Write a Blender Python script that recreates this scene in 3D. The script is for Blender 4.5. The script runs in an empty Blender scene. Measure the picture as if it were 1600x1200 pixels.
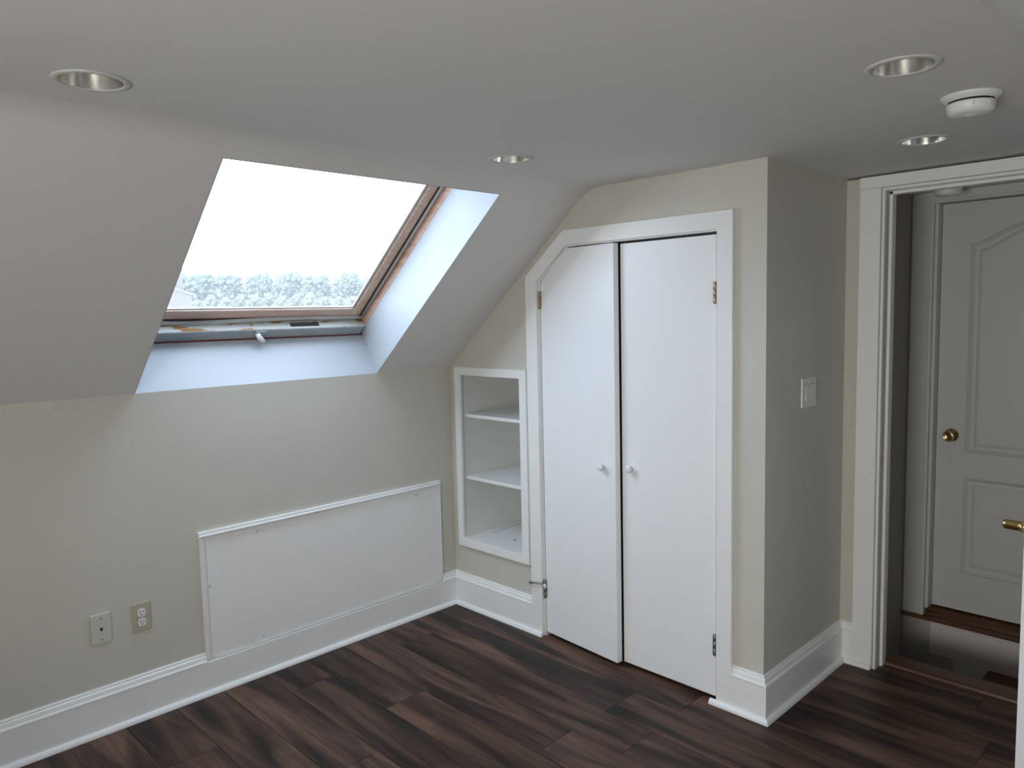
import bpy, bmesh, math, random
from mathutils import Vector, Matrix
from mathutils.geometry import tessellate_polygon

sc = bpy.context.scene
C = sc.collection

# ------------------------------------------------------------------ camera
cam_d = bpy.data.cameras.new('camera')
cam_d.sensor_fit = 'HORIZONTAL'
cam_d.sensor_width = 36.0
cam_d.lens = 36.0 * 1176.574 / 1600.0
cam_d.clip_start = 0.02
cam_d.clip_end = 2000
cam = bpy.data.objects.new('camera', cam_d)
C.objects.link(cam)
cam.location = (-2.57484, -3.08595, 1.55825)
cam.rotation_euler = (math.radians(84.69550), math.radians(1.33275), math.radians(-44.65392))
sc.camera = cam

# ------------------------------------------------------------------ sky (bright overcast), exposure
SKY_BLUE = (0.515, 0.615, 0.76, 1)
SKY_WEST = (2.66, 2.54, 2.44, 1)
world = bpy.data.worlds.new('overcast_sky')
sc.world = world
world.use_nodes = True
wn = world.node_tree
wn.nodes.clear()
w_out = wn.nodes.new('ShaderNodeOutputWorld')
w_bg = wn.nodes.new('ShaderNodeBackground')
w_bg.inputs['Strength'].default_value = 10.0
wn.links.new(w_bg.outputs[0], w_out.inputs[0])
# cloud cover: bluish overhead and on the skylight side, bright and white low over the gable side
w_tc = wn.nodes.new('ShaderNodeTexCoord')
w_dot = wn.nodes.new('ShaderNodeVectorMath')
w_dot.operation = 'DOT_PRODUCT'
w_dot.inputs[1].default_value = (-1.0, -0.35, -0.8)
wn.links.new(w_tc.outputs['Generated'], w_dot.inputs[0])
w_mr = wn.nodes.new('ShaderNodeMapRange')
w_mr.interpolation_type = 'SMOOTHSTEP'
w_mr.inputs['From Min'].default_value = 0.52
w_mr.inputs['From Max'].default_value = 0.85
wn.links.new(w_dot.outputs['Value'], w_mr.inputs['Value'])
w_mx = wn.nodes.new('ShaderNodeMix')
w_mx.data_type = 'RGBA'
wn.links.new(w_mr.outputs[0], w_mx.inputs[0])
w_mx.inputs[6].default_value = SKY_BLUE
w_mx.inputs[7].default_value = SKY_WEST
wn.links.new(w_mx.outputs[2], w_bg.inputs['Color'])

sc.view_settings.view_transform = 'Standard'
sc.view_settings.look = 'None'
sc.view_settings.gamma = 1.0
sc.view_settings.use_curve_mapping = False
sc.view_settings.exposure = 0.10

sc.cycles.use_denoising = True
sc.cycles.max_bounces = 16
sc.cycles.diffuse_bounces = 12
sc.cycles.glossy_bounces = 6
sc.cycles.transparent_max_bounces = 12
sc.cycles.sample_clamp_indirect = 12.0
sc.cycles.caustics_reflective = False
sc.cycles.caustics_refractive = False

# ------------------------------------------------------------------ measured layout of the room
H = 2.0918      # flat ceiling
HK = 1.2861     # knee wall height
YS = 0.9684     # where the slope meets the flat ceiling
L = 1.7876      # end of the closet wall
D = 0.7069      # doorway wall
YF = 2.687      # fold of the opposite slope
YB = YF + YS    # opposite knee wall
XG = -4.10      # gable wall behind the camera's left
SL = math.hypot(YS, H - HK)
SN, CS = (H - HK) / SL, YS / SL


def slope(x, w, o):
    """point on the skylight slope: w metres up the slope, o metres outwards"""
    return Vector((x, -CS * w + SN * o, HK + SN * w + CS * o))


# light portal in the skylight opening (guides sampling of the sky, emits nothing itself)
pl = bpy.data.lights.new('skylight_portal', 'AREA')
pl.shape = 'RECTANGLE'
pl.size = 1.10
pl.size_y = 1.08
pl.cycles.is_portal = True
po = bpy.data.objects.new('skylight_portal', pl)
C.objects.link(po)
po.location = slope(-1.024, 0.60, 0.33)
po.rotation_euler = Vector((0, SN, CS)).to_track_quat('Z', 'Y').to_euler()
RW = (-0.78, -0.02, 0.15, 0.48)      # added roof window in the opposite slope: x0, x1 and distance up the slope
pl3 = bpy.data.lights.new('rear_portal', 'AREA')
pl3.shape = 'RECTANGLE'
pl3.size = RW[1] - RW[0]
pl3.size_y = RW[3] - RW[2]
pl3.cycles.is_portal = True
po3 = bpy.data.objects.new('rear_portal', pl3)
C.objects.link(po3)
p_ = slope((RW[0] + RW[1]) / 2, (RW[2] + RW[3]) / 2, 0.21)
po3.location = (p_.x, -(YF + YS) - p_.y, p_.z)
po3.rotation_euler = Vector((0, -SN, CS)).to_track_quat('Z', 'Y').to_euler()
GW = (-3.20, -2.30, 0.55, 1.45)      # added gable window: y0, y1, z0, z1
pl2 = bpy.data.lights.new('gable_portal', 'AREA')
pl2.shape = 'RECTANGLE'
pl2.size = GW[1] - GW[0]
pl2.size_y = GW[3] - GW[2]
pl2.cycles.is_portal = True
po2 = bpy.data.objects.new('gable_portal', pl2)
C.objects.link(po2)
po2.location = (XG - 0.11, (GW[0] + GW[1]) / 2, (GW[2] + GW[3]) / 2)
po2.rotation_euler = Vector((-1, 0, 0)).to_track_quat('Z', 'Y').to_euler()


# ------------------------------------------------------------------ materials
def srgb(r, g, b):
    f = lambda c: (c / 255 / 12.92) if c / 255 <= 0.04045 else ((c / 255 + 0.055) / 1.055) ** 2.4
    return (f(r), f(g), f(b), 1)


def mat(name, col, rough=0.5, metal=0.0, bump=0.0, bscale=200.0, var=0.0, vscale=3.0, spec=0.5, coat=0.0):
    m = bpy.data.materials.new(name)
    m.use_nodes = True
    nt = m.node_tree
    b = nt.nodes['Principled BSDF']
    col = tuple(col) if len(col) == 4 else tuple(col) + (1,)
    b.inputs['Base Color'].default_value = col
    b.inputs['Roughness'].default_value = rough
    b.inputs['Metallic'].default_value = metal
    b.inputs['Specular IOR Level'].default_value = spec
    b.inputs['Coat Weight'].default_value = coat
    if bump or var:
        tc = nt.nodes.new('ShaderNodeTexCoord')
    if bump:
        n = nt.nodes.new('ShaderNodeTexNoise')
        n.inputs['Scale'].default_value = bscale
        n.inputs['Detail'].default_value = 3
        nt.links.new(tc.outputs['Object'], n.inputs['Vector'])
        bp = nt.nodes.new('ShaderNodeBump')
        bp.inputs['Strength'].default_value = bump
        bp.inputs['Distance'].default_value = 0.002
        nt.links.new(n.outputs['Fac'], bp.inputs['Height'])
        nt.links.new(bp.outputs['Normal'], b.inputs['Normal'])
    if var:
        n2 = nt.nodes.new('ShaderNodeTexNoise')
        n2.inputs['Scale'].default_value = vscale
        n2.inputs['Detail'].default_value = 4
        nt.links.new(tc.outputs['Object'], n2.inputs['Vector'])
        mr = nt.nodes.new('ShaderNodeMapRange')
        mr.inputs['From Min'].default_value = 0.3
        mr.inputs['From Max'].default_value = 0.7
        mr.inputs['To Min'].default_value = 1 - var
        mr.inputs['To Max'].default_value = 1 + var
        nt.links.new(n2.outputs['Fac'], mr.inputs['Value'])
        mx = nt.nodes.new('ShaderNodeVectorMath')
        mx.operation = 'SCALE'
        mx.inputs[0].default_value = col[:3]
        nt.links.new(mr.outputs[0], mx.inputs['Scale'])
        nt.links.new(mx.outputs[0], b.inputs['Base Color'])
    return m


def wood(name, c1, c2, axis='Y', scale=14.0, rough=0.45, stretch=0.06, c3=None, flake=None):
    """streaky timber; optional flaking paint mask (colour flake) with a shape of its own"""
    m = bpy.data.materials.new(name)
    m.use_nodes = True
    nt = m.node_tree
    b = nt.nodes['Principled BSDF']
    b.inputs['Roughness'].default_value = rough
    tc = nt.nodes.new('ShaderNodeTexCoord')
    mp = nt.nodes.new('ShaderNodeMapping')
    s = [1, 1, 1]
    s['XYZ'.index(axis)] = stretch
    mp.inputs['Scale'].default_value = s
    nt.links.new(tc.outputs['Object'], mp.inputs['Vector'])
    n = nt.nodes.new('ShaderNodeTexNoise')
    n.inputs['Scale'].default_value = scale
    n.inputs['Detail'].default_value = 6
    n.inputs['Roughness'].default_value = 0.65
    n.inputs['Distortion'].default_value = 0.6
    nt.links.new(mp.outputs[0], n.inputs['Vector'])
    r = nt.nodes.new('ShaderNodeValToRGB')
    r.color_ramp.elements[0].position = 0.32
    r.color_ramp.elements[0].color = c1
    r.color_ramp.elements[1].position = 0.68
    r.color_ramp.elements[1].color = c2
    nt.links.new(n.outputs['Fac'], r.inputs['Fac'])
    out = r.outputs[0]
    if flake:
        n2 = nt.nodes.new('ShaderNodeTexNoise')
        n2.inputs['Scale'].default_value = flake[1]
        n2.inputs['Detail'].default_value = 5
        mp2 = nt.nodes.new('ShaderNodeMapping')
        mp2.inputs['Scale'].default_value = flake[3]
        nt.links.new(tc.outputs['Object'], mp2.inputs['Vector'])
        nt.links.new(mp2.outputs[0], n2.inputs['Vector'])
        rr = nt.nodes.new('ShaderNodeValToRGB')
        rr.color_ramp.elements[0].position = flake[2]
        rr.color_ramp.elements[1].position = flake[2] + 0.02
        nt.links.new(n2.outputs['Fac'], rr.inputs['Fac'])
        mx = nt.nodes.new('ShaderNodeMix')
        mx.data_type = 'RGBA'
        nt.links.new(rr.outputs[0], mx.inputs[0])
        nt.links.new(out, mx.inputs[6])
        mx.inputs[7].default_value = flake[0]
        out = mx.outputs[2]
    nt.links.new(out, b.inputs['Base Color'])
    return m


def floor_mat():
    m = bpy.data.materials.new('dark_laminate')
    m.use_nodes = True
    nt = m.node_tree
    b = nt.nodes['Principled BSDF']
    N, K = nt.nodes.new, nt.links.new
    tc = N('ShaderNodeTexCoord')
    at = N('ShaderNodeAttribute')
    at.attribute_name = 'plank'
    # each plank shifts the figure along and across itself
    sh = N('ShaderNodeVectorMath')
    sh.operation = 'MULTIPLY'
    sh.inputs[1].default_value = (7.0, 23.0, 5.0)
    K(at.outputs['Color'], sh.inputs[0])
    ad = N('ShaderNodeVectorMath')
    ad.operation = 'ADD'
    K(tc.outputs['Object'], ad.inputs[0])
    K(sh.outputs[0], ad.inputs[1])

    def noise(scale, vec, detail=5, rough=0.6, dist=0.0):
        mp = N('ShaderNodeMapping')
        mp.inputs['Scale'].default_value = vec
        K(ad.outputs[0], mp.inputs['Vector'])
        n = N('ShaderNodeTexNoise')
        n.inputs['Scale'].default_value = scale
        n.inputs['Detail'].default_value = detail
        n.inputs['Roughness'].default_value = rough
        n.inputs['Distortion'].default_value = dist
        K(mp.outputs[0], n.inputs['Vector'])
        return n.outputs['Fac']

    broad = noise(9.0, (1, 0.13, 1), 3, 0.5, 0.9)       # dark smoky bands along the plank
    fine = noise(120.0, (1, 0.035, 1), 4, 0.7, 0.3)     # grain
    r1 = N('ShaderNodeValToRGB')
    e = r1.color_ramp.elements
    e[0].position = 0.36
    e[0].color = FLOOR_DARK
    e[1].position = 0.62
    e[1].color = FLOOR_LIGHT
    k = e.new(0.48)
    k.color = FLOOR_MID
    K(broad, r1.inputs['Fac'])
    mr = N('ShaderNodeMapRange')
    mr.inputs['From Min'].default_value = 0.3
    mr.inputs['From Max'].default_value = 0.7
    mr.inputs['To Min'].default_value = 0.62
    mr.inputs['To Max'].default_value = 1.34
    K(fine, mr.inputs['Value'])
    v = N('ShaderNodeVectorMath')
    v.operation = 'SCALE'
    K(r1.outputs[0], v.inputs[0])
    K(mr.outputs[0], v.inputs['Scale'])
    # per-plank tone
    sx = N('ShaderNodeSeparateXYZ')
    K(at.outputs['Color'], sx.inputs[0])
    m2 = N('ShaderNodeMapRange')
    m2.inputs['To Min'].default_value = 0.85
    m2.inputs['To Max'].default_value = 1.15
    K(sx.outputs[0], m2.inputs['Value'])
    v2 = N('ShaderNodeVectorMath')
    v2.operation = 'SCALE'
    K(v.outputs[0], v2.inputs[0])
    K(m2.outputs[0], v2.inputs['Scale'])
    K(v2.outputs[0], b.inputs['Base Color'])
    b.inputs['Roughness'].default_value = 0.38
    b.inputs['Specular IOR Level'].default_value = 0.16
    bp = N('ShaderNodeBump')
    bp.inputs['Strength'].default_value = 0.15
    bp.inputs['Distance'].default_value = 0.001
    K(fine, bp.inputs['Height'])
    K(bp.outputs['Normal'], b.inputs['Normal'])
    return m


FLOOR_DARK = (0.022, 0.0145, 0.0120, 1)
FLOOR_MID = (0.062, 0.0355, 0.0265, 1)
FLOOR_LIGHT = (0.130, 0.072, 0.050, 1)

M = {}
M['wall'] = mat('beige_wall_paint', (0.60, 0.575, 0.515), 0.55, bump=0.06, bscale=180, var=0.015, spec=0.3)
M['ceiling'] = mat('ceiling_paint', (0.70, 0.685, 0.67), 0.7, bump=0.06, bscale=160, spec=0.2)
M['white'] = mat('white_gloss_paint', (0.86, 0.86, 0.855), 0.32, bump=0.03, bscale=60)
M['door'] = mat('white_door_paint', (0.87, 0.875, 0.89), 0.30, bump=0.02, bscale=25)
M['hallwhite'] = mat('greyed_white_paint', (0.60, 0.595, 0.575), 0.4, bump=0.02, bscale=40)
M['niche'] = mat('pale_grey_niche_paint', (0.74, 0.75, 0.72), 0.45, bump=0.02, bscale=40)
M['panel'] = mat('white_panel_paint', (0.87, 0.87, 0.865), 0.42, bump=0.03, bscale=60)
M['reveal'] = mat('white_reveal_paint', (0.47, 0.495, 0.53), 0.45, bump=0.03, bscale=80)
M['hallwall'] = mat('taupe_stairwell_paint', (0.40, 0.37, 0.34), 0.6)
M['hallpatch'] = mat('pale_primer_paint', (0.62, 0.59, 0.57), 0.6)
M['floor'] = floor_mat()
M['dark'] = mat('dark_void', (0.012, 0.011, 0.010), 0.8)
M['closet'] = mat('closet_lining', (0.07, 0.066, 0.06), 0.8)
M['brass'] = mat('polished_brass', (0.72, 0.52, 0.24), 0.18, 1.0)
M['oldbrass'] = mat('worn_brass', (0.40, 0.31, 0.20), 0.38, 1.0, var=0.25, vscale=60)
M['steel'] = mat('dull_steel', (0.34, 0.33, 0.30), 0.4, 1.0, var=0.3, vscale=80)
M['reflector'] = mat('brushed_aluminium', (0.78, 0.765, 0.73), 0.22, 1.0)
M['ring'] = mat('satin_trim_ring', (0.62, 0.61, 0.60), 0.4)
M['plastic'] = mat('white_plastic', (0.80, 0.80, 0.78), 0.35)
M['almond'] = mat('almond_plastic', (0.46, 0.42, 0.33), 0.4)
M['phone'] = mat('off_white_plastic', (0.60, 0.58, 0.55), 0.4)
M['slot'] = mat('black_slot', (0.01, 0.01, 0.01), 0.6)
M['oak'] = wood('stained_oak', (0.070, 0.030, 0.014, 1), (0.150, 0.068, 0.030, 1), 'Y', 30, 0.35)
M['tread'] = wood('red_brown_tread', (0.10, 0.038, 0.018, 1), (0.15, 0.058, 0.027, 1), 'Y', 25, 0.4)
M['sash'] = wood('weathered_sash_wood', srgb(206, 170, 156), srgb(232, 206, 192), 'X', 60, 0.6,
                 flake=(srgb(214, 200, 190), 55, 0.60, (0.5, 1, 1)))
M['stile'] = wood('weathered_stile_wood', srgb(200, 168, 146), srgb(230, 208, 188), 'Y', 60, 0.6)
M['rawwood'] = wood('bare_frame_wood', srgb(180, 134, 110), srgb(224, 194, 176), 'Y', 40, 0.6)
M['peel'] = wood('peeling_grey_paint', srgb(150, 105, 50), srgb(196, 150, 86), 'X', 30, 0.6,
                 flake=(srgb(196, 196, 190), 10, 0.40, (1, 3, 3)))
M['greypaint'] = mat('grey_frame_paint', (0.36, 0.39, 0.40), 0.45, var=0.08, vscale=9)
M['gasket'] = mat('grey_weatherstrip', (0.50, 0.50, 0.49), 0.35)
M['rebate'] = mat('shadowed_rebate_wood', (0.16, 0.11, 0.09), 0.7)
M['maroon'] = mat('maroon_seal', (0.16, 0.035, 0.03), 0.5)
M['leaf'] = mat('hazy_foliage', (0.056, 0.078, 0.060), 0.9, var=0.10, vscale=0.6)
M['leaf2'] = mat('yellow_green_foliage', (0.070, 0.080, 0.050), 0.9, var=0.10, vscale=0.8)
M['bark'] = mat('bark', (0.08, 0.06, 0.045), 0.9)
M['ground'] = mat('meadow', (0.024, 0.028, 0.018), 0.9, var=0.2, vscale=0.05)
M['brick'] = mat('pale_brick', (0.066, 0.055, 0.053), 0.85, var=0.1, vscale=2)
M['roofing'] = mat('slate_roof', (0.09, 0.08, 0.082), 0.8)


def glass_mat():
    m = bpy.data.materials.new('dusty_glass')
    m.use_nodes = True
    nt = m.node_tree
    nt.nodes.clear()
    N, K = nt.nodes.new, nt.links.new
    out = N('ShaderNodeOutputMaterial')
    tr = N('ShaderNodeBsdfTransparent')
    tr.inputs[0].default_value = (0.95, 0.97, 0.965, 1)
    gl = N('ShaderNodeBsdfGlossy')
    gl.inputs['Roughness'].default_value = 0.02
    tl = N('ShaderNodeBsdfTranslucent')
    tl.inputs[0].default_value = (0.9, 0.9, 0.9, 1)
    fr = N('ShaderNodeFresnel')
    fr.inputs['IOR'].default_value = 1.06
    m1 = N('ShaderNodeMixShader')
    K(fr.outputs[0], m1.inputs[0])
    K(tr.outputs[0], m1.inputs[1])
    K(gl.outputs[0], m1.inputs[2])
    m2 = N('ShaderNodeMixShader')
    m2.inputs[0].default_value = 0.05
    K(m1.outputs[0], m2.inputs[1])
    K(tl.outputs[0], m2.inputs[2])
    K(m2.outputs[0], out.inputs[0])
    return m


M['glass'] = glass_mat()


# ------------------------------------------------------------------ mesh helpers (all in world metres)
def new():
    return bmesh.new()


def box(bm, lo, hi, mi=0):
    (x0, y0, z0), (x1, y1, z1) = lo, hi
    x0, x1 = min(x0, x1), max(x0, x1)
    y0, y1 = min(y0, y1), max(y0, y1)
    z0, z1 = min(z0, z1), max(z0, z1)
    v = [bm.verts.new(p) for p in ((x0, y0, z0), (x1, y0, z0), (x1, y1, z0), (x0, y1, z0),
                                   (x0, y0, z1), (x1, y0, z1), (x1, y1, z1), (x0, y1, z1))]
    fs = []
    for f in ((3, 2, 1, 0), (4, 5, 6, 7), (0, 1, 5, 4), (1, 2, 6, 5), (2, 3, 7, 6), (3, 0, 4, 7)):
        fc = bm.faces.new([v[i] for i in f])
        fc.material_index = mi
        fs.append(fc)
    return fs


def hexa(bm, p):
    v = [bm.verts.new(q) for q in p]
    for f in ((3, 2, 1, 0), (4, 5, 6, 7), (0, 1, 5, 4), (1, 2, 6, 5), (2, 3, 7, 6), (3, 0, 4, 7)):
        bm.faces.new([v[i] for i in f])


def sbox(bm, x, w, o):
    """box in slope coordinates"""
    hexa(bm, [slope(x[i], w[j], o[k]) for k in (0, 1) for i, j in ((0, 0), (1, 0), (1, 1), (0, 1))])


def slab(bm, outer, f0, f1, holes=()):
    """prism of a 2-D outline with holes; f0/f1 map a 2-D point to the two faces"""
    loops = [list(outer)] + [list(h) for h in holes]
    tri = tessellate_polygon([[Vector((p[0], p[1], 0)) for p in lp] for lp in loops])
    flat = [p for lp in loops for p in lp]
    a = [bm.verts.new(f0(*p)) for p in flat]
    b = [bm.verts.new(f1(*p)) for p in flat]
    for t in tri:
        try:
            bm.faces.new([a[i] for i in t])
            bm.faces.new([b[i] for i in reversed(t)])
        except ValueError:
            pass
    k = 0
    for lp in loops:
        n = len(lp)
        for i in range(n):
            j = (i + 1) % n
            bm.faces.new((a[k + i], a[k + j], b[k + j], b[k + i]))
        k += n
    bmesh.ops.recalc_face_normals(bm, faces=bm.faces[:])


def xslab(bm, outer, x0, x1, holes=()):
    slab(bm, outer, lambda y, z: (x0, y, z), lambda y, z: (x1, y, z), holes)


def yslab(bm, outer, y0, y1, holes=()):
    slab(bm, outer, lambda x, z: (x, y0, z), lambda x, z: (x, y1, z), holes)


def zslab(bm, outer, z0, z1, holes=()):
    slab(bm, outer, lambda x, y: (x, y, z0), lambda x, y: (x, y, z1), holes)


def circle(cx, cy, r, n=48):
    return [(cx + r * math.cos(2 * math.pi * i / n), cy + r * math.sin(2 * math.pi * i / n)) for i in range(n)]


def lathe(bm, prof, origin, axis, n=40, closed=False):
    """revolve (radius, height) about an axis through origin"""
    ax = Vector(axis).normalized()
    u = ax.orthogonal().normalized()
    v = ax.cross(u)
    o = Vector(origin)
    rings = []
    for r, h in prof:
        if r < 1e-6:
            rings.append([bm.verts.new(o + ax * h)])
        else:
            rings.append([bm.verts.new(o + ax * h + (u * math.cos(2 * math.pi * i / n) + v * math.sin(2 * math.pi * i / n)) * r)
                          for i in range(n)])
    pairs = list(zip(rings[:-1], rings[1:]))
    if closed:
        pairs.append((rings[-1], rings[0]))
    for A, B in pairs:
        for i in range(n):
            j = (i + 1) % n
            if len(A) == 1 and len(B) == 1:
                continue
            if len(A) == 1:
                f = bm.faces.new((A[0], B[j], B[i]))
            elif len(B) == 1:
                f = bm.faces.new((A[i], A[j], B[0]))
            else:
                f = bm.faces.new((A[i], A[j], B[j], B[i]))
            f.smooth = True
    bmesh.ops.recalc_face_normals(bm, faces=bm.faces[:])


def tube(bm, pts, r, n=12):
    pts = [Vector(p) for p in pts]
    rings = []
    for i, p in enumerate(pts):
        d = (pts[min(i + 1, len(pts) - 1)] - pts[max(i - 1, 0)]).normalized()
        if i == 0:
            u = d.orthogonal().normalized()
        else:
            u = (u - d * u.dot(d)).normalized()
        v = d.cross(u)
        rr = r[i] if isinstance(r, (list, tuple)) else r
        rings.append([bm.verts.new(p + (u * math.cos(2 * math.pi * k / n) + v * math.sin(2 * math.pi * k / n)) * rr) for k in range(n)])
    for A, B in zip(rings[:-1], rings[1:]):
        for k in range(n):
            f = bm.faces.new((A[k], A[(k + 1) % n], B[(k + 1) % n], B[k]))
            f.smooth = True
    bm.faces.new(rings[0])
    bm.faces.new(list(reversed(rings[-1])))
    bmesh.ops.recalc_face_normals(bm, faces=bm.faces[:])


def sweep(bm, prof, path):
    """mitred moulding: prof = (distance into the room, height) outline, path = wall line, room on its right"""
    n = len(path)
    nr = []
    for i in range(n - 1):
        dx, dy = path[i + 1][0] - path[i][0], path[i + 1][1] - path[i][1]
        l = math.hypot(dx, dy)
        nr.append((dy / l, -dx / l))
    rings = []
    for i in range(n):
        if i == 0:
            m = nr[0]
        elif i == n - 1:
            m = nr[-1]
        else:
            a, b = nr[i - 1], nr[i]
            k = 1 + a[0] * b[0] + a[1] * b[1]
            m = ((a[0] + b[0]) / k, (a[1] + b[1]) / k)
        rings.append([bm.verts.new((path[i][0] + m[0] * d, path[i][1] + m[1] * d, z)) for d, z in prof])
    for A, B in zip(rings[:-1], rings[1:]):
        for k in range(len(prof)):
            j = (k + 1) % len(prof)
            bm.faces.new((A[k], A[j], B[j], B[k]))
    bm.faces.new(rings[0])
    bm.faces.new(list(reversed(rings[-1])))
    bmesh.ops.recalc_face_normals(bm, faces=bm.faces[:])


ORG = {}


def link(name, bm, m, parent=None, bevel=0.0, smooth=False, org=None, seg=2):
    """link a bmesh as ONE object; children share the thing's origin"""
    if parent is None and org is None:
        xs = [v.co.x for v in bm.verts]
        ys = [v.co.y for v in bm.verts]
        zs = [v.co.z for v in bm.verts]
        org = Vector(((min(xs) + max(xs)) / 2, (min(ys) + max(ys)) / 2, min(zs)))
    if parent is not None:
        org = ORG[parent.name]
    org = Vector(org)
    for v in bm.verts:
        v.co -= org
    me = bpy.data.meshes.new(name)
    bm.to_mesh(me)
    bm.free()
    for mm in (m if isinstance(m, (list, tuple)) else [m]):
        me.materials.append(mm)
    if smooth:
        for p in me.polygons:
            p.use_smooth = True
    o = bpy.data.objects.new(name, me)
    C.objects.link(o)
    if parent is not None:
        o.parent = parent
    else:
        o.location = org
    ORG[o.name] = org
    if bevel:
        b = o.modifiers.new('bevel', 'BEVEL')
        b.width = bevel
        b.segments = seg
        b.limit_method = 'ANGLE'
        b.angle_limit = math.radians(40)
    return o


def tag(o, label, cat, group=None, kind=None):
    o['label'] = label
    o['category'] = cat
    if group:
        o['group'] = group
    if kind:
        o['kind'] = kind
    return o


def thing(name, loc, label, cat, group=None, kind=None):
    o = bpy.data.objects.new(name, None)
    o.empty_display_size = 0.05
    C.objects.link(o)
    o.location = loc
    ORG[o.name] = Vector(loc)
    return tag(o, label, cat, group, kind)


def struct(name, bm, m, label, cat, **kw):
    return tag(link(name, bm, m, **kw), label, cat, kind='structure')


def dup(root, loc, label, group=None):
    r = root.copy()
    C.objects.link(r)
    r.location = loc
    r['label'] = label
    if group:
        r['group'] = group
    for ch in list(root.children):
        c = ch.copy()
        C.objects.link(c)
        c.parent = r
        for g in list(ch.children):
            d = g.copy()
            C.objects.link(d)
            d.parent = c
    return r


# ================================================================== THE SETTING
# ---- floor: laminate planks running along y, joints where the photo shows them
random.seed(5)
bm = new()
PL, GAP, PW = 1.30, 0.0018, 0.1935
x_seam = -0.163
joints = {0: -1.31, 1: -1.522, -1: -1.532, -2: -1.305, -3: -0.657, -4: -0.256, -5: -0.884, 3: -2.44}
layer = bm.loops.layers.float_color.new('plank')
k0 = int(math.floor((XG - x_seam) / PW)) - 1
for k in range(k0, 7):
    xa, xb = x_seam + (k - 1) * PW, x_seam + k * PW       # row k ends at seam k
    xa, xb = max(xa, XG - 0.1), min(xb, 0.772)
    if xb - xa < 0.01:
        continue
    j = joints.get(k, random.uniform(-1.3, 0))
    while j < 0.0:
        j += PL
    y1 = j
    while y1 > -YB - 0.1:
        a, b = max(y1 - PL, -YB - 0.1), min(y1, 0.1)
        y1 -= PL
        if b - a < 0.01:
            continue
        c = (random.random(), random.random(), random.random(), 1)
        for f in box(bm, (xa + GAP / 2, a + GAP / 2, -0.012), (xb - GAP / 2, b - GAP / 2, 0.0)):
            for lp in f.loops:
                lp[layer] = c
for f in box(bm, (XG - 0.1, -YB - 0.1, -0.08), (0.83, 0.1, -0.0025), 1):
    pass
floor = struct('floor', bm, [M['floor'], M['dark']], 'dark brown wood plank laminate floor', 'floor', org=(0, 0, 0))

# ---- knee wall (left in the photo)
bm = new()
box(bm, (XG - 0.1, 0, -0.08), (0.08, 0.10, HK))
struct('wall_left', bm, M['wall'], 'low beige knee wall under the skylight slope', 'wall')

# ---- closet wall with niche and closet opening
bm = new()
NY0, NY1, NZ0, NZ1 = -0.066, -0.545, 0.360, 1.262
outer = [(0.0, 0), (0.0, HK), (-YS, H), (-L, H), (-L, 0), (-1.605, 0), (-1.605, 1.868), (-0.838, 1.868), (-0.650, 1.712), (-0.650, 0)]
niche = [(NY0, NZ0), (NY1, NZ0), (NY1, NZ1), (NY0, NZ1)]
xslab(bm, outer, 0.0, 0.08, [niche])
struct('wall_right', bm, M['wall'], 'beige wall around the white closet doors and shelf niche', 'wall')

# ---- return wall running back from the closet wall to the doorway
bm = new()
box(bm, (0.08, -L, -0.08), (D + 0.12, -L + 0.085, H))
struct('wall_back', bm, M['wall'], 'shaded beige wall between closet and open doorway', 'wall')

# ---- doorway wall
DY0, DY1, DZ = -1.945, -2.708, 2.034
bm = new()
zt = H - 0.010
xslab(bm, [(-L, -0.08), (-L, zt), (-YF, zt), (-YB, HK), (-YB, -0.08), (DY1, -0.08), (DY1, DZ), (DY0, DZ), (DY0, -0.08)], D, D + 0.12)
box(bm, (D + 0.06, -YF, zt - 0.001), (D + 0.12, -L, H))
struct('wall_doorway', bm, M['wall'], 'beige wall holding the open doorway', 'wall')

# ---- walls behind the camera
bm = new()
xslab(bm, [(0.1, -0.08), (0.1, HK), (0.0, HK), (-YS, H), (-YF, H), (-YB, HK), (-YB - 0.1, HK), (-YB - 0.1, -0.08)], XG - 0.1, XG,
      [[(GW[0], GW[2]), (GW[1], GW[2]), (GW[1], GW[3]), (GW[0], GW[3])]])
struct('wall_gable', bm, M['wall'], 'beige gable end wall left of the camera', 'wall')
bm = new()
box(bm, (XG - 0.1, -YB - 0.1, -0.08), (D + 0.12, -YB, HK))
struct('wall_front', bm, M['wall'], 'low beige knee wall behind the camera', 'wall')

# unseen gable window added for fill light: frame, mullion, panes
w2 = thing('fill_window_2', (XG, (GW[0] + GW[1]) / 2, GW[2]), 'white gable window added behind the camera for fill light', 'window', kind='structure')
bm = new()
fr_o = [(GW[0] - 0.07, GW[2] - 0.07), (GW[1] + 0.07, GW[2] - 0.07), (GW[1] + 0.07, GW[3] + 0.07), (GW[0] - 0.07, GW[3] + 0.07)]
ym = (GW[0] + GW[1]) / 2
h1 = [(GW[0] + 0.02, GW[2] + 0.02), (ym - 0.02, GW[2] + 0.02), (ym - 0.02, GW[3] - 0.02), (GW[0] + 0.02, GW[3] - 0.02)]
h2_ = [(ym + 0.02, GW[2] + 0.02), (GW[1] - 0.02, GW[2] + 0.02), (GW[1] - 0.02, GW[3] - 0.02), (ym + 0.02, GW[3] - 0.02)]
xslab(bm, fr_o, XG + 0.0005, XG + 0.018, [h1, h2_])
link('frame', bm, M['white'], w2)
for hh_ in (h1, h2_):
    bm = new()
    box(bm, (XG + 0.006, hh_[0][0] - 0.004, hh_[0][1] - 0.004), (XG + 0.010, hh_[2][0] + 0.004, hh_[2][1] + 0.004))
    link('pane', bm, M['glass'], w2)

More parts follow.
